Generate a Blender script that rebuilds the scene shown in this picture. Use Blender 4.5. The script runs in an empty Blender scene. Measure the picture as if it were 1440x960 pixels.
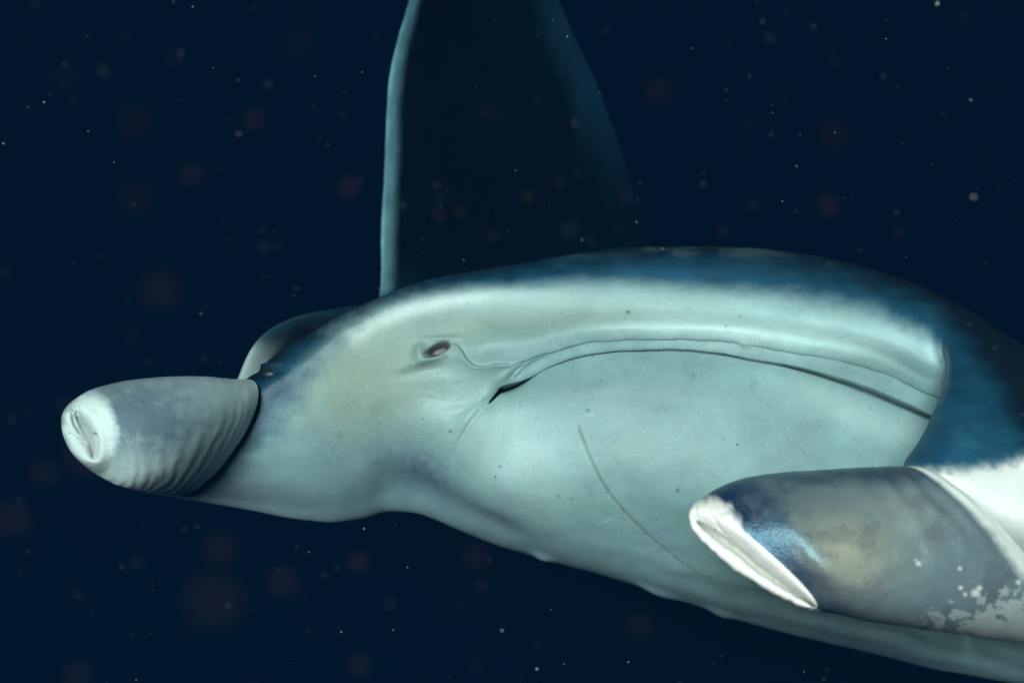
import bpy, math, random
import numpy as np

# ------------------------------------------------------------------ camera
scene = bpy.context.scene
LENS, SENSOR, W0, H0 = 43.0, 36.0, 1440.0, 960.0
cam_data = bpy.data.cameras.new("camera")
cam = bpy.data.objects.new("camera", cam_data)
scene.collection.objects.link(cam)
cam.location = (0, 0, 0)
cam.rotation_euler = (math.radians(90), 0, 0)
cam_data.lens = LENS
cam_data.sensor_width = SENSOR
cam_data.clip_start = 0.02
cam_data.clip_end = 100.0
cam_data.dof.use_dof = True
cam_data.dof.focus_distance = 1.13
cam_data.dof.aperture_fstop = 5.6          # lens in metres/1000: 43 mm / 5.6 = 7.7 mm opening
scene.camera = cam

# ------------------------------------------------------------------ world: dark night sea
world = bpy.data.worlds.new("World")
scene.world = world
world.use_nodes = True
nt = world.node_tree
bg = nt.nodes["Background"]
tc = nt.nodes.new("ShaderNodeTexCoord")
sep = nt.nodes.new("ShaderNodeSeparateXYZ")
mr = nt.nodes.new("ShaderNodeMapRange")
mr.inputs["From Min"].default_value = -0.6
mr.inputs["From Max"].default_value = 0.6
ramp = nt.nodes.new("ShaderNodeValToRGB")
ramp.color_ramp.elements[0].color = (0.0, 0.46, 1.0, 1)
ramp.color_ramp.elements[1].color = (0.0, 0.07, 0.46, 1)
nt.links.new(tc.outputs["Generated"], sep.inputs[0])
tilt = nt.nodes.new("ShaderNodeMath")            # water is darker upwards and to the right
tilt.operation = 'MULTIPLY_ADD'
nt.links.new(sep.outputs["X"], tilt.inputs[0])
tilt.inputs[1].default_value = 0.35
nt.links.new(sep.outputs["Z"], tilt.inputs[2])
nt.links.new(tilt.outputs[0], mr.inputs["Value"])
nt.links.new(mr.outputs[0], ramp.inputs[0])
nt.links.new(ramp.outputs[0], bg.inputs["Color"])
bg.inputs["Strength"].default_value = 0.0145

# ------------------------------------------------------------------ the one light
sun_data = bpy.data.lights.new("sun", "SUN")
sun_data.energy = 5.0
sun_data.angle = math.radians(26.0)     # strobes with wide diffusers: a soft source
sun_data.color = (1.0, 0.80, 0.71)
sun = bpy.data.objects.new("sun", sun_data)
scene.collection.objects.link(sun)
from mathutils import Vector
SUN_DIR = Vector((0.20, 0.90, -0.31)).normalized()
sun.rotation_euler = SUN_DIR.to_track_quat('-Z', 'Y').to_euler()
sun.location = (-1, -2, 2)

scene.view_settings.view_transform = 'Standard'
scene.view_settings.look = 'None'
scene.view_settings.exposure = 1.02
scene.view_settings.gamma = 1.0
scene.cycles.use_denoising = True
scene.cycles.max_bounces = 8
scene.cycles.transparent_max_bounces = 24
scene.cycles.volume_bounces = 0

# ------------------------------------------------------------------ small helpers
K = SENSOR / LENS / W0                     # metres per pixel per metre of distance


def at(px, py, d):
    px, py, d = np.asarray(px, float), np.asarray(py, float), np.asarray(d, float)
    return np.stack([(px - W0 / 2) * K * d, d, -(py - H0 / 2) * K * d], -1)


def pix(P):
    d = np.maximum(P[..., 1], 1e-3)
    return P[..., 0] / (K * d) + W0 / 2, -P[..., 2] / (K * d) + H0 / 2


def pchip(x, y, xi):
    x, y, xi = np.asarray(x, float), np.asarray(y, float), np.asarray(xi, float)
    h = np.diff(x)
    s = np.diff(y, axis=0) / (h if y.ndim == 1 else h.reshape((-1,) + (1,) * (y.ndim - 1)))
    m = np.zeros_like(y)
    hh = h if y.ndim == 1 else h.reshape((-1,) + (1,) * (y.ndim - 1))
    if len(x) > 2:
        w1 = 2 * hh[1:] + hh[:-1]
        w2 = hh[1:] + 2 * hh[:-1]
        ok = s[:-1] * s[1:] > 0
        with np.errstate(divide='ignore', invalid='ignore'):
            mm = (w1 + w2) / (w1 / s[:-1] + w2 / s[1:])
        m[1:-1] = np.where(ok, mm, 0)
    m[0], m[-1] = s[0], s[-1]
    i = np.clip(np.searchsorted(x, xi, side='right') - 1, 0, len(x) - 2)
    hi = h[i]
    u = np.clip((xi - x[i]) / hi, 0, 1)
    if y.ndim > 1:
        sh = (-1,) + (1,) * (y.ndim - 1)
        u, hi = u.reshape(sh), hi.reshape(sh)
    return ((1 + 2 * u) * (1 - u) ** 2 * y[i] + u * (1 - u) ** 2 * hi * m[i]
            + u * u * (3 - 2 * u) * y[i + 1] + u * u * (u - 1) * hi * m[i + 1])


def gsmooth(a, sigma, axis=0, wrap=False):
    n = int(max(1, round(sigma * 3)))
    k = np.exp(-0.5 * (np.arange(-n, n + 1) / sigma) ** 2)
    k /= k.sum()
    a = np.moveaxis(a, axis, 0)
    if wrap:
        p = np.concatenate([a[-n:], a, a[:n]], 0)
    else:                                   # odd reflection keeps the ends in place
        p = np.concatenate([2 * a[:1] - a[n:0:-1], a, 2 * a[-1:] - a[-2:-n - 2:-1]], 0)
    out = sum(k[j] * p[j:j + a.shape[0]] for j in range(2 * n + 1))
    return np.moveaxis(out, 0, axis)


def _hash(i, j, seed):
    n = (i * 374761393 + j * 668265263 + seed * 2147483 + 1013904223) & 0xffffffff
    n = ((n ^ (n >> 13)) * 1274126177) & 0xffffffff
    n = n ^ (n >> 16)
    return (n & 0xffff) / 65535.0


def vnoise(x, y, seed=0):
    xi, yi = np.floor(x).astype(np.int64), np.floor(y).astype(np.int64)
    u, v = x - xi, y - yi
    u, v = u * u * (3 - 2 * u), v * v * (3 - 2 * v)
    a, b = _hash(xi, yi, seed), _hash(xi + 1, yi, seed)
    c, d = _hash(xi, yi + 1, seed), _hash(xi + 1, yi + 1, seed)
    return (a * (1 - u) + b * u) * (1 - v) + (c * (1 - u) + d * u) * v


def fbm(x, y, seed=0, octaves=4):
    t, amp, tot = 0, 0.5, 0
    for o in range(octaves):
        t = t + amp * vnoise(x * 2 ** o + 17.3 * o, y * 2 ** o - 9.1 * o, seed + o)
        tot += amp
        amp *= 0.5
    return t / tot


def sstep(a, b, x):
    t = np.clip((x - a) / (b - a), 0, 1)
    return t * t * (3 - 2 * t)


def poly_dist(px, py, pts):
    """unsigned distance, signed side (+ = left of the direction in y-down pixels) and arc fraction"""
    best = np.full(px.shape, 1e9)
    side = np.zeros(px.shape)
    frac = np.zeros(px.shape)
    pts = np.asarray(pts, float)
    L = np.r_[0, np.cumsum(np.hypot(*np.diff(pts, axis=0).T))]
    for k in range(len(pts) - 1):
        ax, ay = pts[k]
        dx, dy = pts[k + 1] - pts[k]
        l2 = dx * dx + dy * dy
        t = np.clip(((px - ax) * dx + (py - ay) * dy) / l2, 0, 1)
        ex, ey = px - ax - t * dx, py - ay - t * dy
        dd = np.hypot(ex, ey)
        m = dd < best
        best = np.where(m, dd, best)
        side = np.where(m, np.sign(dy * (px - ax) - dx * (py - ay)), side)
        frac = np.where(m, (L[k] + t * (L[k + 1] - L[k])) / L[-1], frac)
    return best, side, frac


def dense(pts, n=60):
    pts = np.asarray(pts, float)
    L = np.r_[0, np.cumsum(np.hypot(*np.diff(pts, axis=0).T))]
    return gsmooth(pchip(L, pts, np.linspace(0, L[-1], n)), 1.5)


def blob(px, py, cx, cy, rx, ry, ang=0.0, p=1.0):
    c, s = math.cos(math.radians(ang)), math.sin(math.radians(ang))
    u, v = (px - cx) * c + (py - cy) * s, -(px - cx) * s + (py - cy) * c
    return np.exp(-(((u / rx) ** 2 + (v / ry) ** 2) ** p))


def grid_normals(P, wrap_u=False):
    du = (np.roll(P, -1, 1) - np.roll(P, 1, 1)) if wrap_u else np.gradient(P, axis=1)
    dv = np.gradient(P, axis=0)
    n = np.cross(dv, du)
    return n / np.maximum(np.linalg.norm(n, axis=-1, keepdims=True), 1e-9)


def mesh_grid(name, P, col, mat, parent=None, wrap_u=False, caps=False, rough=None, flip=False):
    """one mesh from a grid of points (rows, columns); wrap_u closes it round the columns"""
    R, C = P.shape[:2]
    idx = np.arange(R * C).reshape(R, C)
    if wrap_u:
        nx = np.roll(idx, -1, 1)
        q = np.stack([idx[:-1], nx[:-1], nx[1:], idx[1:]], -1).reshape(-1, 4)
    else:
        q = np.stack([idx[:-1, :-1], idx[:-1, 1:], idx[1:, 1:], idx[1:, :-1]], -1).reshape(-1, 4)
    if flip:
        q = q[:, ::-1]
    me = bpy.data.meshes.new(name)
    me.vertices.add(R * C)
    me.vertices.foreach_set("co", P.reshape(-1).astype(np.float32))
    nq = len(q)
    me.loops.add(nq * 4)
    me.loops.foreach_set("vertex_index", q.reshape(-1).astype(np.int32))
    me.polygons.add(nq)
    me.polygons.foreach_set("loop_start", (np.arange(nq) * 4).astype(np.int32))
    me.polygons.foreach_set("use_smooth", np.ones(nq, bool))
    me.update(calc_edges=True)
    at_ = me.color_attributes.new("pigment", 'FLOAT_COLOR', 'POINT')
    c4 = np.concatenate([col.reshape(-1, 3), np.ones((R * C, 1))], 1) if rough is None else \
        np.concatenate([col.reshape(-1, 3), rough.reshape(-1, 1)], 1)
    at_.data.foreach_set("color", c4.reshape(-1).astype(np.float32))
    me.materials.append(mat)
    o = bpy.data.objects.new(name, me)
    scene.collection.objects.link(o)
    if parent is not None:
        o.parent = parent
    return o


# ------------------------------------------------------------------ materials
def skin_material(name, rough=0.42, spec=0.5, bump=0.22, scale=620.0):
    m = bpy.data.materials.new(name)
    m.use_nodes = True
    t = m.node_tree
    b = t.nodes["Principled BSDF"]
    a = t.nodes.new("ShaderNodeVertexColor")
    a.layer_name = "pigment"
    geo = t.nodes.new("ShaderNodeTexCoord")
    n1 = t.nodes.new("ShaderNodeTexNoise")
    n1.inputs["Scale"].default_value = scale
    n1.inputs["Detail"].default_value = 3
    n2 = t.nodes.new("ShaderNodeTexNoise")
    n2.inputs["Scale"].default_value = 38
    n2.inputs["Detail"].default_value = 6
    n2.inputs["Roughness"].default_value = 0.65
    for n in (n1, n2):
        t.links.new(geo.outputs["Object"], n.inputs["Vector"])
    mix = t.nodes.new("ShaderNodeMath"); mix.operation = 'MULTIPLY_ADD'
    t.links.new(n2.outputs["Fac"], mix.inputs[0])
    mix.inputs[1].default_value = 0.36
    mix.inputs[2].default_value = 0.82
    mix2 = t.nodes.new("ShaderNodeMath"); mix2.operation = 'MULTIPLY_ADD'
    t.links.new(n1.outputs["Fac"], mix2.inputs[0])
    mix2.inputs[1].default_value = 0.34
    mix2.inputs[2].default_value = 0.83
    mm = t.nodes.new("ShaderNodeMath"); mm.operation = 'MULTIPLY'
    t.links.new(mix.outputs[0], mm.inputs[0]); t.links.new(mix2.outputs[0], mm.inputs[1])
    vm = t.nodes.new("ShaderNodeVectorMath"); vm.operation = 'SCALE'
    t.links.new(a.outputs["Color"], vm.inputs[0]); t.links.new(mm.outputs[0], vm.inputs["Scale"])
    t.links.new(vm.outputs[0], b.inputs["Base Color"])
    rr = t.nodes.new("ShaderNodeMath"); rr.operation = 'MULTIPLY_ADD'
    t.links.new(n2.outputs["Fac"], rr.inputs[0]); rr.inputs[1].default_value = 0.25; rr.inputs[2].default_value = rough - 0.12
    t.links.new(rr.outputs[0], b.inputs["Roughness"])
    b.inputs["Specular IOR Level"].default_value = spec
    bp = t.nodes.new("ShaderNodeBump")
    bp.inputs["Strength"].default_value = bump
    bp.inputs["Distance"].default_value = 0.0016
    t.links.new(n1.outputs["Fac"], bp.inputs["Height"])
    bp2 = t.nodes.new("ShaderNodeBump")
    bp2.inputs["Strength"].default_value = 0.05
    bp2.inputs["Distance"].default_value = 0.004
    n3 = t.nodes.new("ShaderNodeTexNoise")
    n3.inputs["Scale"].default_value = 130
    n3.inputs["Detail"].default_value = 4
    t.links.new(geo.outputs["Object"], n3.inputs["Vector"])
    t.links.new(n3.outputs["Fac"], bp2.inputs["Height"])
    t.links.new(bp.outputs[0], bp2.inputs["Normal"])
    t.links.new(bp2.outputs[0], b.inputs["Normal"])
    return m


def plain_material(name, color, rough=0.5, alpha=1.0):
    m = bpy.data.materials.new(name)
    m.use_nodes = True
    b = m.node_tree.nodes["Principled BSDF"]
    b.inputs["Base Color"].default_value = (*color, 1)
    b.inputs["Roughness"].default_value = rough
    b.inputs["Alpha"].default_value = alpha
    return m


SKIN = skin_material("manta_skin", rough=0.46, spec=0.4, bump=0.2)
FIN_SKIN = skin_material("fin_skin", rough=0.33, spec=0.6, bump=0.3)
FIN_SKIN.node_tree.nodes["Principled BSDF"].inputs["Specular Tint"].default_value = (.45, .82, 1, 1)
FIN_SKIN.node_tree.nodes["Principled BSDF"].inputs["Specular IOR Level"].default_value = .85
WING_SKIN = skin_material("wing_skin", rough=0.65, spec=0.12, bump=0.2)

MATTE_FIN = skin_material("matte_fin_skin", rough=0.5, spec=0.3, bump=0.3)

C_WHITE = np.array([0.80, 0.80, 0.76])
C_BELLY = np.array([0.25, 0.38, 0.37])
C_PALE = np.array([0.62, 0.80, 0.76])
C_DARK = np.array([0.016, 0.050, 0.085])
C_GREY = np.array([0.13, 0.19, 0.23])
C_OLIVE = np.array([0.27, 0.31, 0.22])


def mixc(col, c, w):
    w = np.clip(w, 0, 1)[..., None]
    return col * (1 - w) + np.asarray(c, float) * w


# ------------------------------------------------------------------ manta ray: root
manta = bpy.data.objects.new("manta_ray", None)
scene.collection.objects.link(manta)
manta["label"] = "huge manta ray turning with rolled head fins, pale mouth and dark blue back"
manta["category"] = "manta ray"

# ------------------------------------------------------------------ body
RIDGE = [(200, 640), (260, 600), (310, 560), (352, 527), (379, 501), (435, 468), (484, 440), (536, 417), (600, 394), (700, 374),
         (800, 357), (900, 346), (980, 344), (1060, 347), (1140, 357), (1220, 375), (1280, 395), (1310, 408)]
BORDER_ROW = [(200, 650), (260, 622), (310, 588), (360, 556), (400, 528), (435, 505), (472, 474), (510, 452), (559, 428), (650, 409), (762, 401),
              (850, 398), (940, 400), (1015, 407), (1090, 411), (1165, 422), (1221, 434), (1259, 449), (1296, 470), (1310, 479)]
CREASE = [(200, 655), (300, 625), (400, 600), (500, 580), (600, 556), (650, 532), (690, 513), (725, 510), (755, 501), (792, 488), (837, 479), (912, 476),
          (1000, 477), (1045, 481), (1090, 490), (1150, 500), (1202, 509), (1259, 530), (1310, 556)]
SLIT_UP = [(200, 660), (300, 630), (400, 600), (500, 575), (600, 568), (640, 570), (660, 570), (690, 561), (699, 543), (712, 539), (725, 537), (745, 530), (762, 520),
           (785, 509), (822, 498), (856, 492), (912, 489), (1000, 494), (1040, 500), (1090, 508), (1165, 525), (1221, 543), (1277, 566), (1310, 584)]
SLIT_GAP = [(200, 4), (640, 2), (680, 3), (692, 5), (703, 16), (715, 14), (728, 10), (745, 4), (760, 2.5), (900, 2.5), (940, 3), (1015, 4), (1090, 6), (1165, 10),
            (1221, 14), (1277, 14), (1310, 8)]
SLIT_DEEP = [(200, 0), (660, 0), (688, .004), (700, .04), (735, .035), (755, .002), (900, .001), (980, .006), (1090, .010), (1310, .014)]
BOTTOM = [(200, 684), (240, 697), (300, 709), (360, 721), (420, 732), (480, 736), (500, 733), (530, 723), (545, 720.5), (580, 724), (640, 745), (700, 769),
          (760, 787), (856, 813), (912, 831), (960, 845), (1040, 872), (1127, 896), (1240, 922), (1310, 940)]
BASE_D = [(200, 1.152), (300, 1.157), (400, 1.170), (550, 1.185), (700, 1.18), (900, 1.155), (1100, 1.145), (1310, 1.15)]
# depth of each row beyond BASE_D, as functions of t
OFF = {
    'ridge': [(200, .03), (300, .05), (450, .07), (700, .09), (1310, .09)],
    'border': [(200, .008), (300, .012), (450, .013), (560, .012), (700, .024), (900, .036), (1310, .040)],
    'groove': [(200, .004), (500, .006), (750, .016), (950, .026), (1310, .034)],
    'lip': [(200, .0), (700, .0), (950, -.002), (1310, -.002)],
    'crease': [(200, .0), (700, .001), (1310, .003)],
    'crease_in': [(200, .0), (690, .001), (730, .003), (1310, .005)],
    'slit_up': [(200, .0), (640, .004), (700, .006), (800, .005), (1310, .006)],
    'jaw_top': [(200, .0), (640, .004), (700, .004), (800, .010), (1000, .012), (1310, .014)],
    'jaw_1': [(200, .0), (540, .002), (640, -.004), (720, -.014), (900, -.012), (1310, -.006)],
    'jaw_2': [(200, .004), (540, .006), (640, .006), (720, -.016), (900, -.030), (1310, -.022)],
    'jaw_3': [(200, .012), (450, .008), (540, .032), (640, .034), (760, .014), (900, .012), (1310, .014)],
    'bottom': [(200, .03), (450, .045), (545, .07), (700, .085), (1310, .10)],
}
t_knots = np.array([200, 240, 280, 320, 360, 400, 435, 470, 510, 545, 580, 620, 640, 655, 670, 680, 690, 700, 710, 720, 735, 750, 770, 800, 840, 880,
                    940, 1000, 1060, 1120, 1180, 1230, 1270, 1295, 1310], float)
ev = lambda c: pchip([p[0] for p in c], np.array([p[1] for p in c], float), t_knots)
y_ridge, y_bor, y_cr, y_su, y_bot = ev(RIDGE), ev(BORDER_ROW), ev(CREASE), ev(SLIT_UP), ev(BOTTOM)
gap, deep, base = ev(SLIT_GAP), ev(SLIT_DEEP), ev(BASE_D)
off = {k: base + ev(v) for k, v in OFF.items()}
y_jt = y_su + gap
rows_y = [y_ridge, y_bor, y_bor + .45 * (y_cr - y_bor), y_bor + .78 * (y_cr - y_bor), y_cr, y_cr + 2.5, y_su, y_su + .72 * gap, y_jt,
          y_jt + .15 * (y_bot - y_jt), y_jt + .5 * (y_bot - y_jt), y_jt + .85 * (y_bot - y_jt), y_bot]
rows_d = [off['ridge'], off['border'], off['groove'], off['lip'], off['crease'], off['crease_in'], off['slit_up'],
          off['slit_up'] + deep, off['jaw_top'], off['jaw_1'], off['jaw_2'], off['jaw_3'], off['bottom']]
RP = np.array([2.2, 3, 4, 4.6, 4.95, 5.05, 5.7, 5.85, 6.0, 6.6, 8, 9.3, 10.0])
# left of the mouth corner the rows simply fan out over a rounded cheek
wck = 1 - sstep(545, 684, t_knots)
for k in range(1, 13):
    f = (RP[k] - 3) / 7.0
    yc = y_bor + f * (y_bot - y_bor)
    dc = base + (off['border'] - base) * (1 - f) ** 2.5 + (off['bottom'] - base) * f ** 5 + .004 * f
    rows_y[k] = rows_y[k] * (1 - wck) + yc * wck
    rows_d[k] = rows_d[k] * (1 - wck) + dc * wck
KEY = np.stack([np.stack([t_knots, y, d], -1) for y, d in zip(rows_y, rows_d)], 0)       # rows, t, (px,py,d)
# the right hand side of the head turns forward into the root of the near head fin: explicit columns
FOLD_T = [1345, 1385, 1430, 1500, 1600, 1700]
FOLD = {
    0: [(1350, 428, 1.225), (1395, 458, 1.195), (1450, 492, 1.16), (1540, 550, 1.15), (1680, 620, 1.22), (1780, 690, 1.35)],
    1: [(1326, 488, 1.172), (1341, 504, 1.125), (1390, 540, 1.065), (1480, 590, 1.05), (1640, 650, 1.15), (1760, 710, 1.33)],
    2: [(1334, 514, 1.172), (1337, 523, 1.10), (1383, 560, 1.035), (1475, 605, 1.02), (1635, 670, 1.13), (1755, 720, 1.32)],
    3: [(1342, 537, 1.172), (1332, 538, 1.075), (1378, 575, 1.015), (1470, 620, 1.0), (1630, 685, 1.12), (1750, 730, 1.31)],
    4: [(1351, 562, 1.17), (1323, 560, 1.045), (1370, 590, 1.0), (1465, 635, .99), (1625, 700, 1.11), (1748, 740, 1.31)],
    5: [(1351, 565, 1.175), (1322, 562, 1.044), (1369, 592, 1.0), (1464, 637, .99), (1624, 702, 1.11), (1747, 741, 1.31)],
    6: [(1351, 600, 1.175), (1309, 586, 1.03), (1358, 612, .985), (1458, 655, .98), (1620, 715, 1.10), (1745, 750, 1.31)],
    7: [(1351, 603, 1.175), (1308, 589, 1.029), (1357, 614, .984), (1457, 657, .98), (1620, 717, 1.10), (1745, 751, 1.31)],
    8: [(1351, 606, 1.175), (1306, 592, 1.028), (1355, 617, .983), (1456, 660, .98), (1620, 720, 1.10), (1745, 752, 1.31)],
    9: [(1353, 660, 1.165), (1289, 624, 1.015), (1340, 645, .97), (1450, 690, .965), (1610, 750, 1.09), (1740, 775, 1.30)],
    10: [(1356, 760, 1.165), (1263, 668, 1.0), (1320, 690, .955), (1445, 750, .95), (1605, 800, 1.09), (1738, 810, 1.30)],
    11: [(1356, 886, 1.185), (1375, 888, 1.17), (1405, 893, 1.15), (1490, 910, 1.12), (1610, 900, 1.12), (1740, 880, 1.31)],
    12: [(1356, 951, 1.25), (1395, 958, 1.245), (1440, 964, 1.24), (1530, 980, 1.24), (1680, 985, 1.28), (1770, 930, 1.36)],
}
fold = np.array([FOLD[k] for k in range(13)], float)
KEY = np.concatenate([KEY, fold], 1)
T_ALL = np.r_[t_knots, FOLD_T]
KW = at(KEY[..., 0], KEY[..., 1], KEY[..., 2])                                          # world
# back of the animal: dorsal side, body end, belly side
nT = len(T_ALL)
w_back = 1.0
dors1 = KW[0] + np.array([0.05, 0.10, 0.012 - 0.012]) * w_back
dors2 = KW[0] * np.array([.8, 1, .8]) + np.array([0.30, 0.55, -0.06])
mid = KW[0] * .35 + KW[12] * .35 + np.array([0.62, 1.05, 0.0]) - np.array([0, .35, 0])
mid[:, 0] = mid[:, 0] * 0.5 + .25
mid[:, 1] = 2.35
bel2 = KW[12] * np.array([.8, 1, .9]) + np.array([0.30, 0.55, 0.08])
bel1 = KW[12] + np.array([0.05, 0.10, 0.006])
RW = np.concatenate([mid[None], dors2[None], dors1[None], KW, bel1[None], bel2[None], mid[None]], 0)   # 19 rows
ROWPOS = np.array([0, 1, 1.8, 2.2, 3, 4, 4.6, 4.95, 5.05, 5.7, 5.85, 6.0, 6.6, 8, 9.3, 10.0, 10.4, 11.2, 12.2])
tt = np.concatenate([np.linspace(200, 1310, 740), np.linspace(1311.5, 1700, 230)])
A = pchip(T_ALL, np.moveaxis(RW, 1, 0), tt)                                             # cols, rows, 3
A = gsmooth(A, 2.2, 0)
lipw = sstep(690, 730, tt)
n1_ = fbm(tt / 26, tt * 0 + 3, 401, 4) - .5
n2_ = fbm(tt / 30, tt * 0 + 9, 405, 4) - .5
A[:, 7, 2] += .0030 * n1_ * lipw; A[:, 8, 2] += .0026 * n1_ * lipw; A[:, 8, 1] += .002 * n2_ * lipw
A[:, 9, 2] += .0018 * n2_ * lipw; A[:, 10, 2] += .0012 * n2_ * lipw; A[:, 6, 1] += .0012 * n2_ * lipw
vv = np.concatenate([np.linspace(0, 2.2, 26)[:-1], np.linspace(2.2, 5.05, 150)[:-1], np.linspace(5.05, 6.0, 90)[:-1],
                     np.linspace(6.0, 10.0, 190)[:-1], np.linspace(10.0, 12.2, 26)])
B = pchip(ROWPOS, np.moveaxis(A, 1, 0), vv)                                             # rows, cols, 3
# smooth along v, leaving the lip and slit crisp
S_ = gsmooth(B, 4.0, 0)
soft = (1 - sstep(4.6, 4.85, vv) * (1 - sstep(6.05, 6.5, vv)))[:, None, None]
left_soft = (1 - sstep(600, 690, tt))[None, :, None]
soft = np.clip(np.maximum(soft, left_soft), 0, 1)
soft[:3] = 0; soft[-3:] = 0
B = B * (1 - soft) + S_ * soft
S4_ = gsmooth(B, 9.0, 1)
ek = (sstep(1286, 1306, tt) * (1 - sstep(1332, 1346, tt)))[None, :, None]
B = B * (1 - ek) + S4_ * ek
ek = ((sstep(545, 580, tt) * (1 - sstep(660, 690, tt)))[None, :] * (sstep(4.0, 4.8, vv))[:, None])[..., None]
S4_ = gsmooth(B, 9.0, 1)
B = B * (1 - ek) + S4_ * ek
S3_ = gsmooth(B, 16.0, 0)
lk = (sstep(1352, 1385, tt)[None, :] * (sstep(2.6, 3.4, vv) * (1 - sstep(8.5, 9.5, vv)))[:, None])[..., None]
B = B * (1 - lk) + S3_ * lk
BX, BY = pix(B)
V2 = np.broadcast_to(vv[:, None], BX.shape)
T2 = np.broadcast_to(tt[None, :], BX.shape)
front = sstep(2.0, 2.4, V2) * (1 - sstep(10.0, 10.3, V2))
head = front * (1 - sstep(1318, 1335, T2))          # not the fin root
# --- relief of the face, in metres along the normal
disp = np.zeros(BX.shape)
nostril = ((lambda u, v: (u / 19.0) ** 2 + (v / 8.5) ** 2)(
    (BX - 616) * math.cos(math.radians(-27)) + (BY - 491) * math.sin(math.radians(-27)),
    -(BX - 616) * math.sin(math.radians(-27)) + (BY - 491) * math.cos(math.radians(-27))))
disp -= 0.013 * (1 - sstep(.25, 1.15, nostril)) * head
disp += 0.0065 * blob(BX, BY, 604, 504, 24, 7, -18) * head * sstep(.9, 1.5, nostril)
disp += 0.0050 * blob(BX, BY, 590, 495, 8, 10, 20) * head * sstep(.9, 1.5, nostril)
disp -= 0.002 * blob(BX, BY, 604, 520, 40, 8, -10) * head
disp += 0.0016 * blob(BX, BY, 622, 476, 22, 3.5, -3) * head
FLAP = dense([(628, 482), (640, 484), (649, 492), (655, 502), (662, 510), (672, 515), (684, 515), (693, 511), (706, 511), (722, 510.5), (740, 507)])
fd, fs, ff = poly_dist(BX, BY, FLAP)
sd = fd * np.where(fs > 0, -1, 1)                    # + below/left of the curve
endfade = (1 - sstep(.60, .98, ff)) * sstep(0, .32, ff)
disp += 0.0070 * sstep(-2.2, 2.2, sd) * np.exp(-np.maximum(sd, 0) / 12.0) * endfade * head * (fd < 120)
disp -= 0.0025 * (1 - sstep(-1.6, 1.6, sd)) * np.exp(-np.maximum(-sd, 0) / 14.0) * endfade * head * (fd < 90)
CORNER = dense([(705, 548), (690, 564), (676, 581), (660, 598), (649, 620), (641, 642)])
cd, cs, cf = poly_dist(BX, BY, CORNER)
cfade = 1 - sstep(.55, 1.0, cf)
disp -= 0.0035 * np.exp(-(cd / 2.6) ** 2) * cfade * head
disp += 0.0042 * blob(BX, BY, 668, 575, 30, 9, -52) * head
disp += 0.0022 * blob(BX, BY, 712, 526, 16, 6, -35) * head
for k, (pts, amp, w) in enumerate([([(690, 556), (670, 570), (648, 580), (630, 584)], .0014, 3.0), ([(725, 533), (735, 522), (750, 511), (770, 501)], .0022, 3.0),
                                   ([(716, 533), (724, 522), (738, 513)], .0014, 2.4), ([(683, 560), (664, 578), (650, 588)], .0010, 2.2),
                                   ([(654, 604), (645, 622), (637, 642)], .0012, 2.4)]):
    q, _, qf = poly_dist(BX, BY, dense(pts))
    disp -= amp * np.exp(-(q / w) ** 2) * np.sin(np.pi * np.clip(qf, .0, 1)) ** .5 * head
SCAR = dense([(810, 592), (819, 618), (833, 652), (853, 688), (879, 720), (913, 754), (948, 784), (985, 808), (1010, 818)])
scd, _, scf = poly_dist(BX, BY, SCAR)
scar_w = sstep(0, .06, scf) * (1 - .55 * sstep(.35, 1, scf)) * (1 - sstep(.92, 1, scf))
disp -= 0.0008 * np.exp(-(scd / 2.0) ** 2) * scar_w * head
disp -= 0.007 * blob(BX, BY, 588, 690, 62, 26, 28) * head
disp -= 0.004 * blob(BX, BY, 690, 735, 70, 16, 26) * head
disp += 0.010 * blob(BX, BY, 722, 650, 70, 60, 30) * head
disp += 0.002 * blob(BX, BY, 470, 695, 80, 26, 4) * head
disp += 0.002 * blob(BX, BY, 1047, 484, 7, 5, 10) * head                      # small nick in the lip
disp += 0.0010 * (vnoise(BX / 23, BY / 9, 5) - .5) * blob(BX, BY, 1100, 480, 300, 12, 7) * head
disp += 0.003 * (fbm(BX / 120, BY / 70, 3, 3) - .5) * front
disp += 0.0003 * (fbm(BX / 18, BY / 14, 9, 3) - .5) * front
EYE_C = (376, 521)
disp -= 0.006 * blob(BX, BY, EYE_C[0], EYE_C[1], 17, 8, -6) * head
disp += 0.0042 * blob(BX, BY, 373, 513.5, 17, 2.8, -7) * head
for (cx, cy, rx, a) in ((763, 784, 16, 18), (925, 831, 26, 20), (1015, 862, 20, 20)):      # small folds along the lower edge
    disp += 0.004 * blob(BX, BY, cx, cy, rx, 3.5, a) * front
# faint gill ridges behind the near head fin
disp += 0.0010 * np.sin((BY - BX * .27) / 5.0 + 2 * vnoise(BX / 60, BY / 20, 7)) * blob(BX, BY, 1180, 880, 260, 45, 14) * front * sstep(7.5, 9, V2)
Nn = grid_normals(B)
flipn = np.sign((Nn[vv.searchsorted(8.0), 300] * np.array([0, -1, 0])).sum()) or 1
Bd = B + (Nn * flipn) * disp[..., None]

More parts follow.
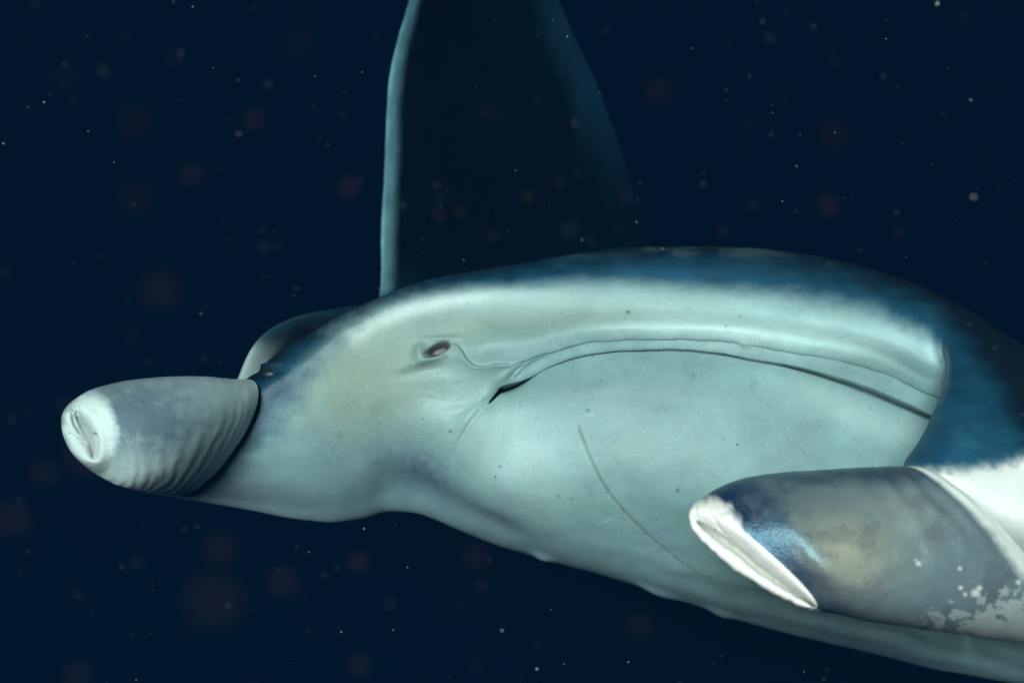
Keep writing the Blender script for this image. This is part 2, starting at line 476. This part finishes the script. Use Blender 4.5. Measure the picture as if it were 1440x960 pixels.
# --- pigment of the body, with some light and shade painted in
px, py = BX, BY
grain = fbm(px / 7, py / 7, 21, 4)
col = np.broadcast_to(C_BELLY, BX.shape + (3,)).copy()
col *= (0.78 + 0.44 * fbm(px / 80, py / 55, 33, 6))[..., None]
col = mixc(col, C_GREY * 1.5, .35 * sstep(.56, .74, fbm(px / 34 + .3 * py / 34, py / 22, 35, 5)))
col = mixc(col, C_PALE * .92, .55 * blob(px, py, 720, 650, 95, 70, 30))
col = mixc(col, C_PALE * .9, .45 * blob(px, py, 630, 560, 60, 60))
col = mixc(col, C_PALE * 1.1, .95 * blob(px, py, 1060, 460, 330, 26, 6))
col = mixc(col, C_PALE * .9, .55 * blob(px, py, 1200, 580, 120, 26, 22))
glint_d, _, glint_f = poly_dist(px, py, dense([(500, 474), (530, 455), (570, 438), (630, 422), (700, 412), (800, 406)]))
col = mixc(col, np.array([.84, .93, .88]), .85 * np.exp(-(glint_d / 13) ** 2) * (1 - sstep(.45, 1, glint_f)))  # white skin edge, brightened to paint in the forehead ridge highlight
col = mixc(col, C_OLIVE, 1.1 * blob(px, py, 520, 540, 110, 80, -20) * (0.7 + .6 * (grain - .5)))
col = mixc(col, C_OLIVE * 1.05, .55 * blob(px, py, 720, 450, 220, 26, -6))
col = mixc(col, C_GREY * 1.0, 1.0 * blob(px, py, 588, 664, 66, 42, 25) * (.35 + .9 * grain))  # grey cheek pigment plus the hollow's shadow, painted in
col = mixc(col, C_GREY * 1.2, (.45) * blob(px, py, 650, 718, 120, 24, 26))  # shade under the cheek, put into the colour as a grey band
col = mixc(col, np.array([.21, .27, .33]), .75 * blob(px, py, 330, 690, 95, 30, 12) * (.5 + grain))
col = mixc(col, C_GREY * 1.3, .5 * blob(px, py, 470, 640, 120, 25, 35) * (grain))
# belly flank towards the lower right, greyer skin with its downward shading painted in
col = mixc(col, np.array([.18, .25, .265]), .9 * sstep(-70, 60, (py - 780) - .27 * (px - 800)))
# the dark blue band along the forehead, with a feathered, streaky edge
BORD = dense([(150, 820), (232, 706), (272, 690), (328, 657), (374, 612), (418, 562), (438, 524), (455, 494), (480, 467), (512, 443), (559, 425), (650, 408), (762, 401), (850, 396), (940, 400),
              (1015, 407), (1090, 411), (1165, 422), (1221, 433), (1259, 448), (1296, 470), (1326, 490), (1338, 510), (1344, 528), (1348, 560), (1349, 640)], 120)
bd, bs, bf = poly_dist(px, py, BORD)
sdark = bd * np.where(bs > 0, 1, -1)               # + on the upper (dark) side
sdark = np.where(V2 < 2.25, 60, sdark)
streak = (fbm((px + .45 * py) / 2.6, py / 15, 41, 4) - .5)
patchy = (fbm(px / 30, py / 16, 43, 4) - .5)
width = np.interp(px, [300, 420, 520, 640, 1000, 1300], [34, 32, 24, 16, 15, 20])
amp = np.interp(px, [300, 420, 520, 640, 1000, 1300], [30, 28, 18, 8, 9, 15])
dark = sstep(-1, 1, (sdark + amp * (streak * .35 + patchy)) / width)
dark = np.where(V2 > 9.9, 0, dark)
# fin root on the right: dark above, white below
yb = np.interp(px, [1255, 1290, 1330, 1370, 1400, 1440, 1500, 1700], [664, 662, 660, 658, 655, 643, 640, 650])
dark_r = 1 - sstep(-15, 15, (py - yb) + 12 * (fbm((px - .3 * py) / 8, py / 9, 51, 4) - .5))
root = sstep(1338, 1352, T2) * (1 - sstep(8.9, 9.4, V2))
dark = dark * (1 - sstep(8.4, 9.0, V2) * sstep(1290, 1310, px))
dark = dark * (1 - root) + dark_r * root
dark = np.where(V2 < 2.25, 1, dark)
dark = np.where((V2 > 9.9) & (root > 0), 0, dark)
col = mixc(col, C_WHITE * 1.08, root * (1 - dark))
dcol = np.array([.012, .075, .130]) * (0.7 + .6 * fbm(px / 40, py / 12, 61, 4))[..., None]
OUTL = dense([(330, 560), (400, 500), (520, 424), (600, 393), (700, 375), (800, 364), (1000, 360), (1100, 369), (1200, 388), (1290, 420), (1350, 464), (1395, 518), (1432, 585), (1480, 680), (1560, 800)], 120)
od, os_, _ = poly_dist(px, py, OUTL)
outer = od * np.where(os_ > 0, 1, -1)
outer = np.where(V2 < 2.2, 60, outer)
dcol = mixc(dcol, np.array([.003, .012, .021]), sstep(-34, 16, outer + 20 * (fbm(px / 30, py / 12, 65, 3) - .5)))
dcol = mixc(dcol, np.array([.05, .085, .09]), .9 * sstep(.40, .75, fbm(px / 40, py / 9, 63, 4)) * blob(px, py, 950, 350, 270, 13, 0) * (V2 > 1.9))  # lit teal rim along the dorsal ridge, painted into the colour
col = col * (1 - dark[..., None]) + dcol * dark[..., None]
# inside of mouth and nostril, scar, pores and freckles
inm = sstep(5.72, 5.80, V2) * (1 - sstep(5.92, 5.99, V2)) * sstep(684, 697, T2) * head
inm *= np.maximum(1 - sstep(745, 765, T2), sstep(930, 1040, T2))
col = mixc(col, np.array([.13, .16, .16]), .8 * inm)
col = mixc(col, np.array([.115, .10, .10]), (1 - sstep(.55, 1.05, nostril)) * head)
col = mixc(col, np.array([.16, .15, .11]), .6 * np.exp(-(scd / 1.9) ** 2) * scar_w * (.4 + 1.1 * vnoise(px / 5, py / 5, 71)) * head)
fleck = vnoise(px / 5.2, py / 5.2, 81)
col = mixc(col, np.array([.20, .20, .18]), .5 * sstep(.955, .99, fleck) * (1 - dark) * head)
for cx, cy, r in ((634, 606, 2.2), (883, 439, 2.4), (827, 577, 2.0), (953, 689, 2.6), (975, 526, 1.4), (703, 667, 1.5), (709, 654, 1.6), (845, 535, 1.3)):
    col = mixc(col, np.array([.10, .10, .09]), blob(px, py, cx, cy, r, r) * (1 - dark))
rng = np.random.default_rng(11)
for k in range(90):
    cx, cy = rng.uniform(480, 1280), rng.uniform(420, 800)
    r = rng.uniform(.7, 1.7)
    m = (np.abs(px - cx) < 8) & (np.abs(py - cy) < 8)
    col[m] = mixc(col[m], np.array([.16, .16, .15]), .75 * blob(px[m], py[m], cx, cy, r, r * rng.uniform(.7, 1.4)) * (1 - dark[m]))
for k in range(46):                                    # faint healed scratches
    cx, cy, an, ln = rng.uniform(420, 1270), rng.uniform(430, 800), rng.uniform(-.6, 1.3), rng.uniform(8, 42)
    m = (np.abs(px - cx) < ln) & (np.abs(py - cy) < ln) & (T2 < 1318) & (front > .5)
    dx, dy = math.cos(an) * ln / 2, math.sin(an) * ln / 2
    q, _, qf = poly_dist(px[m], py[m], dense([(cx - dx, cy - dy), (cx + rng.uniform(-3, 3), cy + rng.uniform(-3, 3)), (cx + dx, cy + dy)], 14))
    tone = np.array([.62, .72, .68]) if rng.random() < .55 else np.array([.15, .18, .18])
    col[m] = mixc(col[m], tone, rng.uniform(.15, .4) * np.exp(-(q / rng.uniform(.8, 1.5)) ** 2) * np.sin(np.pi * qf) * (1 - dark[m]))
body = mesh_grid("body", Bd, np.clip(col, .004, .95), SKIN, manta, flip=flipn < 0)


# ------------------------------------------------------------------ rolled head fins
def roll_fin(name, sections, n_a, n_t, cap_slit, cap_deep, cap_bulge, inner, pigment, relief, label, skew=None, mat=FIN_SKIN):
    """tube of explicit loops: each section (Tx,Ty,Td),(Bx,By,Bd),(Fx,Fy,Fd),(Kx,Ky,Kd); first loop is closed by a folded-in end,
    the last one turns inside as a thin free margin"""
    S = np.array(sections, float)                              # n,4,3
    a = np.linspace(0, 1, n_a)
    ks = np.linspace(0, 1, len(S))
    I = gsmooth(pchip(ks, S, a), n_a / 20.0, 0)
    th = np.linspace(0, 2 * np.pi, n_t, endpoint=False)
    ct, st = np.cos(th), np.sin(th)
    fr, bk = np.maximum(st, 0), np.maximum(-st, 0)

    E = np.zeros((n_a, 3)) if skew is None else np.asarray(skew, float)[None] * (1 - sstep(0, .12, a))[:, None]

    def loop(sec, e):
        c, h = (sec[0] + sec[1]) / 2, (sec[0] - sec[1]) / 2
        return c + h * ct[:, None] + sec[2] * fr[:, None] + sec[3] * bk[:, None] + e * (bk * ct)[:, None]
    P = np.stack([loop(s_, e_) for s_, e_ in zip(I, E)], 0)                      # pixel space
    slit = dense([p[:2] for p in cap_slit], 80)
    sd_ = np.interp(np.linspace(0, 1, 80), np.linspace(0, 1, len(cap_slit)), [p[2] for p in cap_slit])
    u = (1 - ct) / 2
    target = np.stack([np.interp(u, np.linspace(0, 1, 80), slit[:, 0]), np.interp(u, np.linspace(0, 1, 80), slit[:, 1]),
                       np.interp(u, np.linspace(0, 1, 80), sd_)], -1)
    cap = []
    for f in np.linspace(1, 0, 46)[:-1]:                       # f=1 at the slit
        q = P[0] * (1 - f) + target * f
        q = q.copy()
        q[:, 2] += -cap_bulge * np.sin(np.pi * np.clip(f, 0, 1)) ** .8 * (1 - .3 * f) + cap_deep * sstep(.72, 1, f)
        cap.append(q)
    P = np.concatenate([np.array(cap), P], 0)
    av = np.r_[np.linspace(-1, 0, 46)[:-1], a]
    # free margin: turn inside and run back into the head
    last = P[-1]
    cc = last.mean(0)
    ins = []
    for f, dz in ((.006, .0012), (.016, .0016), (.03, .001), (.06, .0)):
        q = last + (cc - last) * f
        q[:, 2] += dz
        ins.append(q)
    for f in (.25, .5, .75, 1.0):
        tgt = np.array(inner) + (last - cc) * .4
        ins.append((last + (cc - last) * .12) * (1 - f) + tgt * f)
    P = np.concatenate([P, np.array(ins)], 0)
    av = np.r_[av, np.full(len(ins), 1.5)]
    wr = np.exp(-(np.where(av < 0, av / .45, av / .06)) ** 2)[:, None, None]     # round the rim of the folded end
    P = P * (1 - wr) + gsmooth(P, 8.0, 0) * wr
    W = at(P[..., 0], P[..., 1], P[..., 2])
    N = grid_normals(W, True)
    ctr = W.mean(1, keepdims=True)
    k0 = 46 + n_a // 2
    if ((W[k0] - ctr[k0]) * N[k0]).sum() < 0:
        N = -N
        fl = True
    else:
        fl = False
    A2 = np.broadcast_to(av[:, None], W.shape[:2])
    TH = np.broadcast_to(th[None, :], W.shape[:2])
    d = relief(P[..., 0], P[..., 1], A2, TH)
    W = W + N * d[..., None]
    c = pigment(P[..., 0], P[..., 1], A2, TH)
    o = mesh_grid(name, W, np.clip(c, .004, .95), mat, manta, wrap_u=True, flip=fl)
    o["label"] = label
    return o


# far fin, on the left of the picture
def left_relief(x, y, a, th):
    frontm = (np.sin(th) > -.15) | (a < 0)
    d = np.zeros(x.shape)
    # folds that follow the free margin, stronger below
    s = (1 - np.clip(a, 0, 1))
    low = sstep(.1, .9, (1 - np.cos(th)) / 2)
    d += .00042 * np.sin(s * 84 + 8 * fbm(x / 45, y / 45, 5, 4) + th * 1.5) * (a > 0) * sstep(0, .1, a) * (.15 + low) * np.exp(-((s - .28) / .25) ** 2)
    d += .00025 * np.sin(a * 70 - y / 9 + 6 * fbm(x / 26, y / 26, 6, 3)) * sstep(.0, .12, a) * sstep(.45, .95, low) * (a < .62) * (1 - sstep(.4, .62, a))
    d += .0014 * (fbm(x / 30, y / 30, 8, 3) - .5)
    for pts, amp, w in (([(100, 577), (103, 590), (110, 602), (120, 611), (128, 616)], 0.0035, 2.6), ([(133, 612), (134, 626), (133, 641)], 0.0035, 2.6),
                        ([(98, 611), (106, 617), (116, 621), (128, 624)], 0.0025, 2.2), ([(108, 572), (108, 586), (113, 596), (120, 603)], 0.002, 3.0)):
        q, _, _ = poly_dist(x, y, dense(pts))
        d -= amp * np.exp(-(q / w) ** 2) * (a < .12) * (a > -.8)
    for k in range(6):
        q, _, _ = poly_dist(x, y, dense([(131, 618 + 5 * k), (139, 616 + 6.0 * k), (149, 606 + 7.5 * k)]))
        d -= .0002 * np.exp(-(q / 1.8) ** 2) * (a < .15) * (a > -.8)
    return d * frontm


def left_pigment(x, y, a, th):
    g = fbm(x / 14, y / 11, 101, 4)
    c = np.broadcast_to(np.array([.36, .47, .47]), x.shape + (3,)).copy()
    c = mixc(c, np.array([.13, .19, .22]), (.95 * blob(x, y, 165, 585, 75, 55, -10) + .75 * blob(x, y, 240, 600, 85, 40, 0)) * (.45 + 1.0 * g))
    c = mixc(c, np.array([.14, .21, .25]), .6 * blob(x, y, 205, 570, 70, 30, -8) * g * 1.4)
    c = mixc(c, np.array([.36, .45, .45]), .6 * blob(x, y, 190, 660, 60, 20, 15))
    c = mixc(c, np.array([.54, .64, .60]), .7 * sstep(635, 675, y + 20 * (g - .5)))
    c = mixc(c, np.array([.58, .70, .64]), .85 * sstep(.70, .98, a + .12 * (g - .5)))
    wb = ((x - 122) / 36) ** 2 + ((y - 606) / 49) ** 2 - .06 * (x - 122) / 10
    c = mixc(c, np.array([.70, .80, .76]), 1 - sstep(.60, 1.45, wb + .8 * (g - .5)))
    c = mixc(c, np.array([.42, .46, .44]), .75 * sstep(.35, .8, -a))
    return np.where((a > 1.2)[..., None], np.array([.1, .13, .16]), c)


L_SEC = [
    [(107, 564, 1.063), (138, 655, 1.055), (24, -8, -.010), (-38, 4, .002)],
    [(124, 549, 1.082), (150, 673, 1.072), (26, -5, -.032), (-24, 6, .03)],
    [(165, 537, 1.10), (173, 685, 1.072), (22, 0, -.040), (0, 0, .045)],
    [(222, 530, 1.12), (200, 691, 1.092), (36, 2, -.044), (0, 0, .05)],
    [(286, 528, 1.143), (222, 695, 1.122), (44, 4, -.036), (0, 0, .05)],
    [(328, 533, 1.162), (238, 697, 1.150), (42, 6, -.026), (0, 0, .045)],
    [(352, 533, 1.184), (246, 697, 1.184), (37, 8, -.028), (0, 0, .03)],
]
fin_far = roll_fin("cephalic_fin", L_SEC, 230, 260, [(108, 588, 1.062), (120, 606, 1.060), (129, 622, 1.058), (130, 640, 1.058)], .002, .007, (285, 615, 1.27),
                   left_pigment, left_relief, "rolled grey head fin with white tip against open water", mat=MATTE_FIN)


# near fin, on the right of the picture
def right_relief(x, y, a, th):
    frontm = (np.sin(th) > -.15) | (a < 0)
    d = .0016 * (fbm(x / 40, y / 40, 18, 4) - .5)
    up = np.clip(np.cos(th), 0, 1)
    d = d + .0009 * np.sin(a * 70 + 4 * fbm(x / 50, y / 50, 15, 3) + th) * sstep(.45, .75, a) * (.25 + up) * (1 - up ** 5) * (1 - sstep(.97, 1, a)) * (a <= 1)
    # radial creases of the white inner sheet, below the slit
    lowlip = (a < .03) & (np.sin(th) < 0)
    along, across = (x - 984) * .84 + (y - 752) * .54, -(x - 984) * .54 + (y - 752) * .84
    d = d + .0017 * (fbm(along / 9 + across / 30, across / 40, 19, 3) - .5) * lowlip * (a > -.9)
    q, _, _ = poly_dist(x, y, dense([(1003, 728), (1014, 750), (1028, 766)]))
    d = d - .0016 * np.exp(-(q / 3.0) ** 2) * (a < .1) * (a > -.7)
    return d * frontm


def right_pigment(x, y, a, th):
    g = fbm(x / 20, y / 15, 201, 5)
    g2 = fbm(x / 60, y / 50, 207, 4)
    c = np.broadcast_to(np.array([.13, .185, .20]), x.shape + (3,)).copy()
    c = mixc(c, np.array([.31, .32, .24]), 1.0 * blob(x, y, 1185, 775, 70, 60, 15) * (.3 + 1.2 * g2))
    c = mixc(c, np.array([.21, .26, .245]), .7 * blob(x, y, 1280, 730, 60, 40, 30) * (2 * g2))
    c = mixc(c, np.array([.012, .036, .085]), 1.0 * (1 - sstep(-45, 60, (x - 1102) - .62 * (y - 745) + 70 * (g - .5))))
    c = mixc(c, np.array([.02, .055, .08]), .8 * (1 - sstep(2, 26, y - 664 + 18 * (g - .5) + .0 * x)) * (x < 1330))
    c = mixc(c, np.array([.035, .045, .075]), .7 * blob(x, y, 1125, 815, 70, 28, 30) * (.5 + g))
    c = mixc(c, np.array([.10, .115, .13]), .45 * sstep(.52, .75, fbm(x / 34, y / 26, 213, 4)))
    # pale free margin
    c = mixc(c, np.array([.70, .76, .70]), .9 * sstep(.895, .955, a + .03 * (g - .5)))
    # pale rubbed patch low on the fin
    edge = y - np.interp(x, [1260, 1290, 1315, 1340, 1360, 1380, 1405, 1450, 1500], [904, 896, 884, 866, 850, 846, 848, 836, 830])
    spots = fbm((x + .6 * y) / 13, (y - .5 * x) / 11, 221, 5)
    pt = sstep(-.15, .28, edge / 20.0 + 5.0 * (spots - .5)) * sstep(1270, 1340, x + 50 * (spots - .5)) * (y > 805)
    c = mixc(c, np.array([.40, .44, .43]), .7 * pt)
    for cx, cy, r in ((1292, 792, 4), (1288, 787, 2.2), (1350, 799, 3.2), (1351, 826, 3.6), (1357, 835, 3), (1371, 833, 6), (1432, 818, 4), (1376, 826, 4)):
        c = mixc(c, np.array([.60, .62, .60]), blob(x + 3 * (g - .5), y, cx, cy, r, r * .85, 0, 2))
    # dark scratches
    for pts in ([(1042, 716), (1046, 724), (1053, 730)], [(1048, 712), (1056, 720)]):
        q, _, _ = poly_dist(x, y, np.array(pts, float))
        c = mixc(c, np.array([.01, .02, .04]), .8 * np.exp(-(q / 2.2) ** 2))
    # white end
    wl = dense([(955, 690), (998, 700), (1020, 708), (1036, 730), (1052, 752), (1064, 778), (1080, 802), (1100, 824), (1150, 862)])
    q, s_, _ = poly_dist(x, y, wl)
    sd2 = q * np.where(s_ > 0, 1, -1)
    w = 1 - sstep(-9, 9, sd2 + 18 * (fbm(x / 10, y / 10, 231, 3) - .5))
    c = mixc(c, np.array([.88, .86, .80]), w)
    c = mixc(c, np.array([.86, .84, .78]), 1.0 * (a < -.02))
    c = mixc(c, np.array([.42, .36, .32]), .5 * (a < .05) * sstep(.55, .8, fbm(x / 9, y / 7, 241, 3)) * blob(x, y, 1030, 745, 40, 20, 45))
    return np.where((a > 1.2)[..., None], np.array([.1, .13, .16]), c)


R_SEC = [
    [(977, 708, .912), (1148, 854, .886), (14, -9, -.015), (-30, 24, .000)],
    [(1006, 686, .942), (1166, 860, .895), (24, -16, -.0385), (-16, 12, .04)],
    [(1058, 669, .955), (1200, 868, .905), (14, -8, -.054), (0, 0, .07)],
    [(1120, 662, .962), (1260, 879, .916), (20, -6, -.059), (0, 0, .08)],
    [(1195, 658, .962), (1345, 891, .926), (28, -9, -.059), (0, 0, .08)],
    [(1250, 656, .960), (1424, 901, .938), (38, -15, -.056), (0, 0, .07)],
    [(1276, 657, .957), (1488, 912, .952), (46, -22, -.050), (0, 0, .05)],
]
fin_near = roll_fin("cephalic_fin", R_SEC, 280, 300, [(981, 738, .910), (1005, 752, .907), (1040, 776, .902), (1068, 800, .897), (1105, 826, .891), (1147, 853, .887)], .010, .006,
                    (1395, 785, 1.13), right_pigment, right_relief, "rolled blue grey head fin with white folded tip in front of the jaw", (-20, 2, -.004))

# ------------------------------------------------------------------ eye
def ellipsoid(name, c, r, mat, parent, col_, rot=0):
    th = np.linspace(0, np.pi, 20)
    ph = np.linspace(0, 2 * np.pi, 32, endpoint=False)
    P = np.stack([np.sin(th)[:, None] * np.cos(ph)[None] * r[0], -np.cos(th)[:, None] * np.ones_like(ph)[None] * r[1],
                  np.sin(th)[:, None] * np.sin(ph)[None] * r[2]], -1) + np.asarray(c)
    return mesh_grid(name, P, np.broadcast_to(np.array(col_), P.shape).copy(), mat, parent, wrap_u=True)


EYE_MAT = plain_material("eye_surface", (.008, .016, .02), .45)
iv = np.argmin(np.abs(BX - EYE_C[0]) + np.abs(BY - EYE_C[1]) + 1e4 * (front < .5) + 1e4 * (T2 > 1300))
ep = Bd.reshape(-1, 3)[iv]
eye = ellipsoid("eye", ep + np.array([0, .0055, 0]), (.0105, .0075, .0065), EYE_MAT, manta, (.02, .02, .02))

# ------------------------------------------------------------------ pectoral fins
def wing(name, LE, TE, pale_base, label, nspan=170):
    LE, TE = np.array(LE, float), np.array(TE, float)
    ks = np.r_[0, np.cumsum(np.linalg.norm(np.diff(at(*LE.T), axis=0), axis=1))]
    s = np.linspace(0, ks[-1], nspan)
    l = gsmooth(pchip(ks, at(*LE.T), s), 3.0)
    t = gsmooth(pchip(ks, at(*TE.T), s), 3.0)
    ch = t - l
    n = np.cross(np.gradient(l, axis=0), ch)
    n /= np.linalg.norm(n, axis=1, keepdims=True)
    n = gsmooth(n, 4.0)
    n /= np.linalg.norm(n, axis=1, keepdims=True)
    m = 60
    x = (1 - np.cos(np.linspace(0, np.pi, m))) / 2
    x = x ** 1.6
    cl = np.linalg.norm(ch, axis=1)
    prof = np.minimum(np.sqrt(np.maximum(x, 0) * 1.0) * 2.2, 1.0) * (1 - x) ** .8 + .02 * (1 - x)
    th = .019 * np.clip(1.05 - .6 * s / s[-1], .2, 1)
    camber = .05 * np.sin(np.pi * x)
    mid_ = l[:, None] + ch[:, None] * x[None, :, None] + n[:, None] * (cl[:, None] * camber[None])[..., None]
    up = mid_ + n[:, None] * (th[:, None] * prof[None])[..., None]
    dn = mid_ - n[:, None] * (th[:, None] * prof[None])[..., None]
    P = np.concatenate([up[:, ::-1], dn[:, 1:-1]], 1)
    X = np.r_[x[::-1], x[1:-1]]
    Sx = np.broadcast_to((s / s[-1])[:, None], P.shape[:2])
    Xd = np.broadcast_to(X[None], P.shape[:2]) * cl[:, None]
    g = fbm(Sx * 30, Xd * 30, 301, 4)
    P = P + (np.concatenate([np.repeat(n[:, None], m, 1), -np.repeat(n[:, None], m - 2, 1)], 1)) * (.004 * (fbm(Sx * 24, Xd * 14, 305, 3) - .5))[..., None]
    c = np.broadcast_to(np.array([.002, .008, .019]), P.shape).copy()
    c = mixc(c, np.array([.004, .014, .026]), .8 * sstep(.42, .75, g))
    c = mixc(c, np.array([.34, .54, .56]) * (.55 + .8 * fbm(Sx * 46, Xd * 60, 311, 4))[..., None], (1 - sstep(.009, .040, Xd + .010 * (g - .5))) * sstep(.29, .37, Sx))
    fr = np.broadcast_to(X[None], P.shape[:2])
    c = mixc(c, np.array([.025, .075, .11]), .75 * sstep(.78, .95, fr + .1 * (g - .5)) * sstep(.42, .62, Sx))
    if pale_base:
        c = mixc(c, np.array([.42, .50, .48]), (1 - sstep(.030, .060, Sx + .03 * (g - .5))) * (1 - sstep(.02, .05, Xd)))
        c = mixc(c, np.array([.035, .10, .13]), .85 * sstep(.03, .06, Sx) * (1 - sstep(.25, .4, Sx)) * (.4 + g))
    o = mesh_grid(name, P, np.clip(c, .003, .9), WING_SKIN, manta, wrap_u=True)
    o["label"] = label
    return o


wing("pectoral_fin",
     [(332, 545, 1.27), (343, 505, 1.28), (372, 466, 1.32), (440, 439, 1.45), (500, 431, 1.60), (534, 420, 1.74), (538, 300, 1.85), (546, 130, 1.95), (576, 0, 2.02), (620, -140, 2.10), (668, -280, 2.2)],
     [(520, 560, 1.45), (560, 545, 1.55), (620, 540, 1.75), (720, 540, 2.0), (850, 500, 2.3), (925, 410, 2.5), (902, 310, 2.55), (852, 150, 2.5), (785, 0, 2.45), (735, -140, 2.35), (690, -280, 2.25)],
     True, "raised dark pectoral fin with pale leading edge behind the head")

# ------------------------------------------------------------------ drifting plankton
def specks(name, items, mat, label, cat):
    """items: (centre, radius, squash vector); every one a small uneven grain, joined into one mesh"""
    ph = (1 + 5 ** .5) / 2
    iv_ = np.array([(-1, ph, 0), (1, ph, 0), (-1, -ph, 0), (1, -ph, 0), (0, -1, ph), (0, 1, ph), (0, -1, -ph), (0, 1, -ph), (ph, 0, -1), (ph, 0, 1), (-ph, 0, -1), (-ph, 0, 1)], float)
    iv_ /= np.linalg.norm(iv_[0])
    fc = np.array([(0, 11, 5), (0, 5, 1), (0, 1, 7), (0, 7, 10), (0, 10, 11), (1, 5, 9), (5, 11, 4), (11, 10, 2), (10, 7, 6), (7, 1, 8), (3, 9, 4), (3, 4, 2), (3, 2, 6), (3, 6, 8), (3, 8, 9),
                   (4, 9, 5), (2, 4, 11), (6, 2, 10), (8, 6, 7), (9, 8, 1)])
    vs, fs = [], []
    r_ = np.random.default_rng(5)
    for i, (c, r, q) in enumerate(items):
        vs.append(iv_ * r * np.asarray(q) * r_.uniform(.8, 1.2, (12, 1)) + np.asarray(c))
        fs.append(fc + 12 * i)
    me = bpy.data.meshes.new(name)
    me.from_pydata(np.concatenate(vs).tolist(), [], np.concatenate(fs).tolist())
    for p in me.polygons:
        p.use_smooth = True
    me.materials.append(mat)
    o = bpy.data.objects.new(name, me)
    scene.collection.objects.link(o)
    o["label"], o["category"], o["kind"] = label, cat, "stuff"
    return o


PLANKTON = plain_material("plankton_grain", (.15, .19, .20), .6)
JELLY = plain_material("plankton_jelly", (.60, .36, .35), .6, .010)
rng = np.random.default_rng(42)
items = []
for k in range(480):
    d = rng.uniform(.45, 2.6) ** 1.0
    x_, y_ = rng.uniform(-60, 1500), rng.uniform(-60, 1020)
    r = rng.choice([.00022, .00035, .0005, .0008], p=[.48, .32, .15, .05]) * (.6 + .5 * d)
    items.append((at(x_, y_, d), r, rng.uniform(.6, 1.6, 3)))
for x_, y_, d, r in ((5, 202, 1.0, .0012), (62, 144, 1.1, .0013), (124, 185, 1.1, .0009), (300, 96, 1.2, .0007), (271, 10, 1.1, .001), (778, 29, 1.3, .0009), (798, 52, 1.3, .0014),
                     (1318, 6, .8, .0018), (1174, 187, 1.2, .001), (1100, 283, 1.25, .0011), (1120, 234, 1.4, .0014), (895, 312, 1.5, .0016), (755, 940, .9, .0012), (884, 930, 1.0, .0009),
                     (480, 888, 1.1, .0012), (435, 776, 1.1, .0008), (573, 797, 1.1, .0009), (512, 743, 1.1, .0012), (706, 886, .8, .001), (1365, 141, 1.7, .0025), (725, 240, 1.3, .0009)):
    items.append((at(x_, y_, d), r, (1, 1, 1)))
specks("plankton", items, PLANKTON, "tiny pale plankton grains drifting all through the dark water", "plankton")
jel = []
for x_, y_, d, r in ((226, 408, .19, .0016), (300, 842, .145, .0017), (122, 638, .20, .0022), (190, 279, .22, .0012), (188, 170, .22, .0012), (399, 817, .24, .0016), (17, 730, .22, .0016),
                     (503, 788, .33, .0018), (490, 264, .30, .0018), (617, 301, .42, .0028), (645, 297, .42, .0026), (742, 277, .42, .0026), (787, 257, .45, .0022), (695, 332, .46, .0022), (1016, 325, .46, .0026),
                     (1172, 190, .24, .0013), (1165, 290, .30, .0018), (925, 130, .26, .0013), (1278, 867, .36, .003), (1060, 672, .5, .002), (669, 782, .26, .0015), (62, 665, .25, .0014), (268, 245, .28, .0015),
                     (357, 168, .3, .0015), (685, 155, .4, .002), (880, 277, .43, .0022), (110, 950, .25, .0014), (505, 935, .3, .0016), (310, 770, .22, .0013), (900, 880, .25, .0014), (420, 60, .25, .001), (90, 110, .25, .001)):
    jel.append((at(x_, y_, d), r * (.6 if d > .38 else 1.1), (1, .6, 1)))
veil = []
for k in range(170):
    d = rng.uniform(.3, .95)
    veil.append((at(rng.uniform(-20, 1460), rng.uniform(-20, 980), d), rng.uniform(.0007, .0018) * (.5 + d), rng.uniform(.6, 1.5, 3)))
specks("plankton_cloud", jel, JELLY, "large soft reddish plankton blobs drifting close by in the water", "plankton")

specks("plankton_veil", veil, plain_material("plankton_haze", (.36, .50, .56), .6, .010), "faint blurred bluish plankton motes drifting between camera and ray", "plankton")

# ------------------------------------------------------------------ the sea water itself
def water_box():
    x0, x1, y0, y1, z0, z1 = -3.2, 3.2, -.06, 4.2, -1.7, 1.7
    v = [(x, y, z) for z in (z0, z1) for y in (y0, y1) for x in (x0, x1)]
    f = [(0, 2, 3, 1), (4, 5, 7, 6), (0, 1, 5, 4), (2, 6, 7, 3), (0, 4, 6, 2), (1, 3, 7, 5)]
    me = bpy.data.meshes.new("haze")
    me.from_pydata(v, [], f)
    m = bpy.data.materials.new("sea_water")
    m.use_nodes = True
    t = m.node_tree
    t.nodes.remove(t.nodes["Principled BSDF"])
    pv = t.nodes.new("ShaderNodeVolumePrincipled")
    out = t.nodes["Material Output"]
    pv.inputs["Color"].default_value = (.0013, .0064, .0165, 1)      # a little light scattered back
    pv.inputs["Absorption Color"].default_value = (.25, .475, .55, 1)
    pv.inputs["Density"].default_value = 1.0
    pv.inputs["Anisotropy"].default_value = 0.0
    t.links.new(pv.outputs[0], out.inputs["Volume"])
    me.materials.append(m)
    o = bpy.data.objects.new("haze", me)
    scene.collection.objects.link(o)
    o["label"], o["category"], o["kind"] = "deep blue hazy sea water all around the manta ray", "water", "stuff"
    return o


water_box()
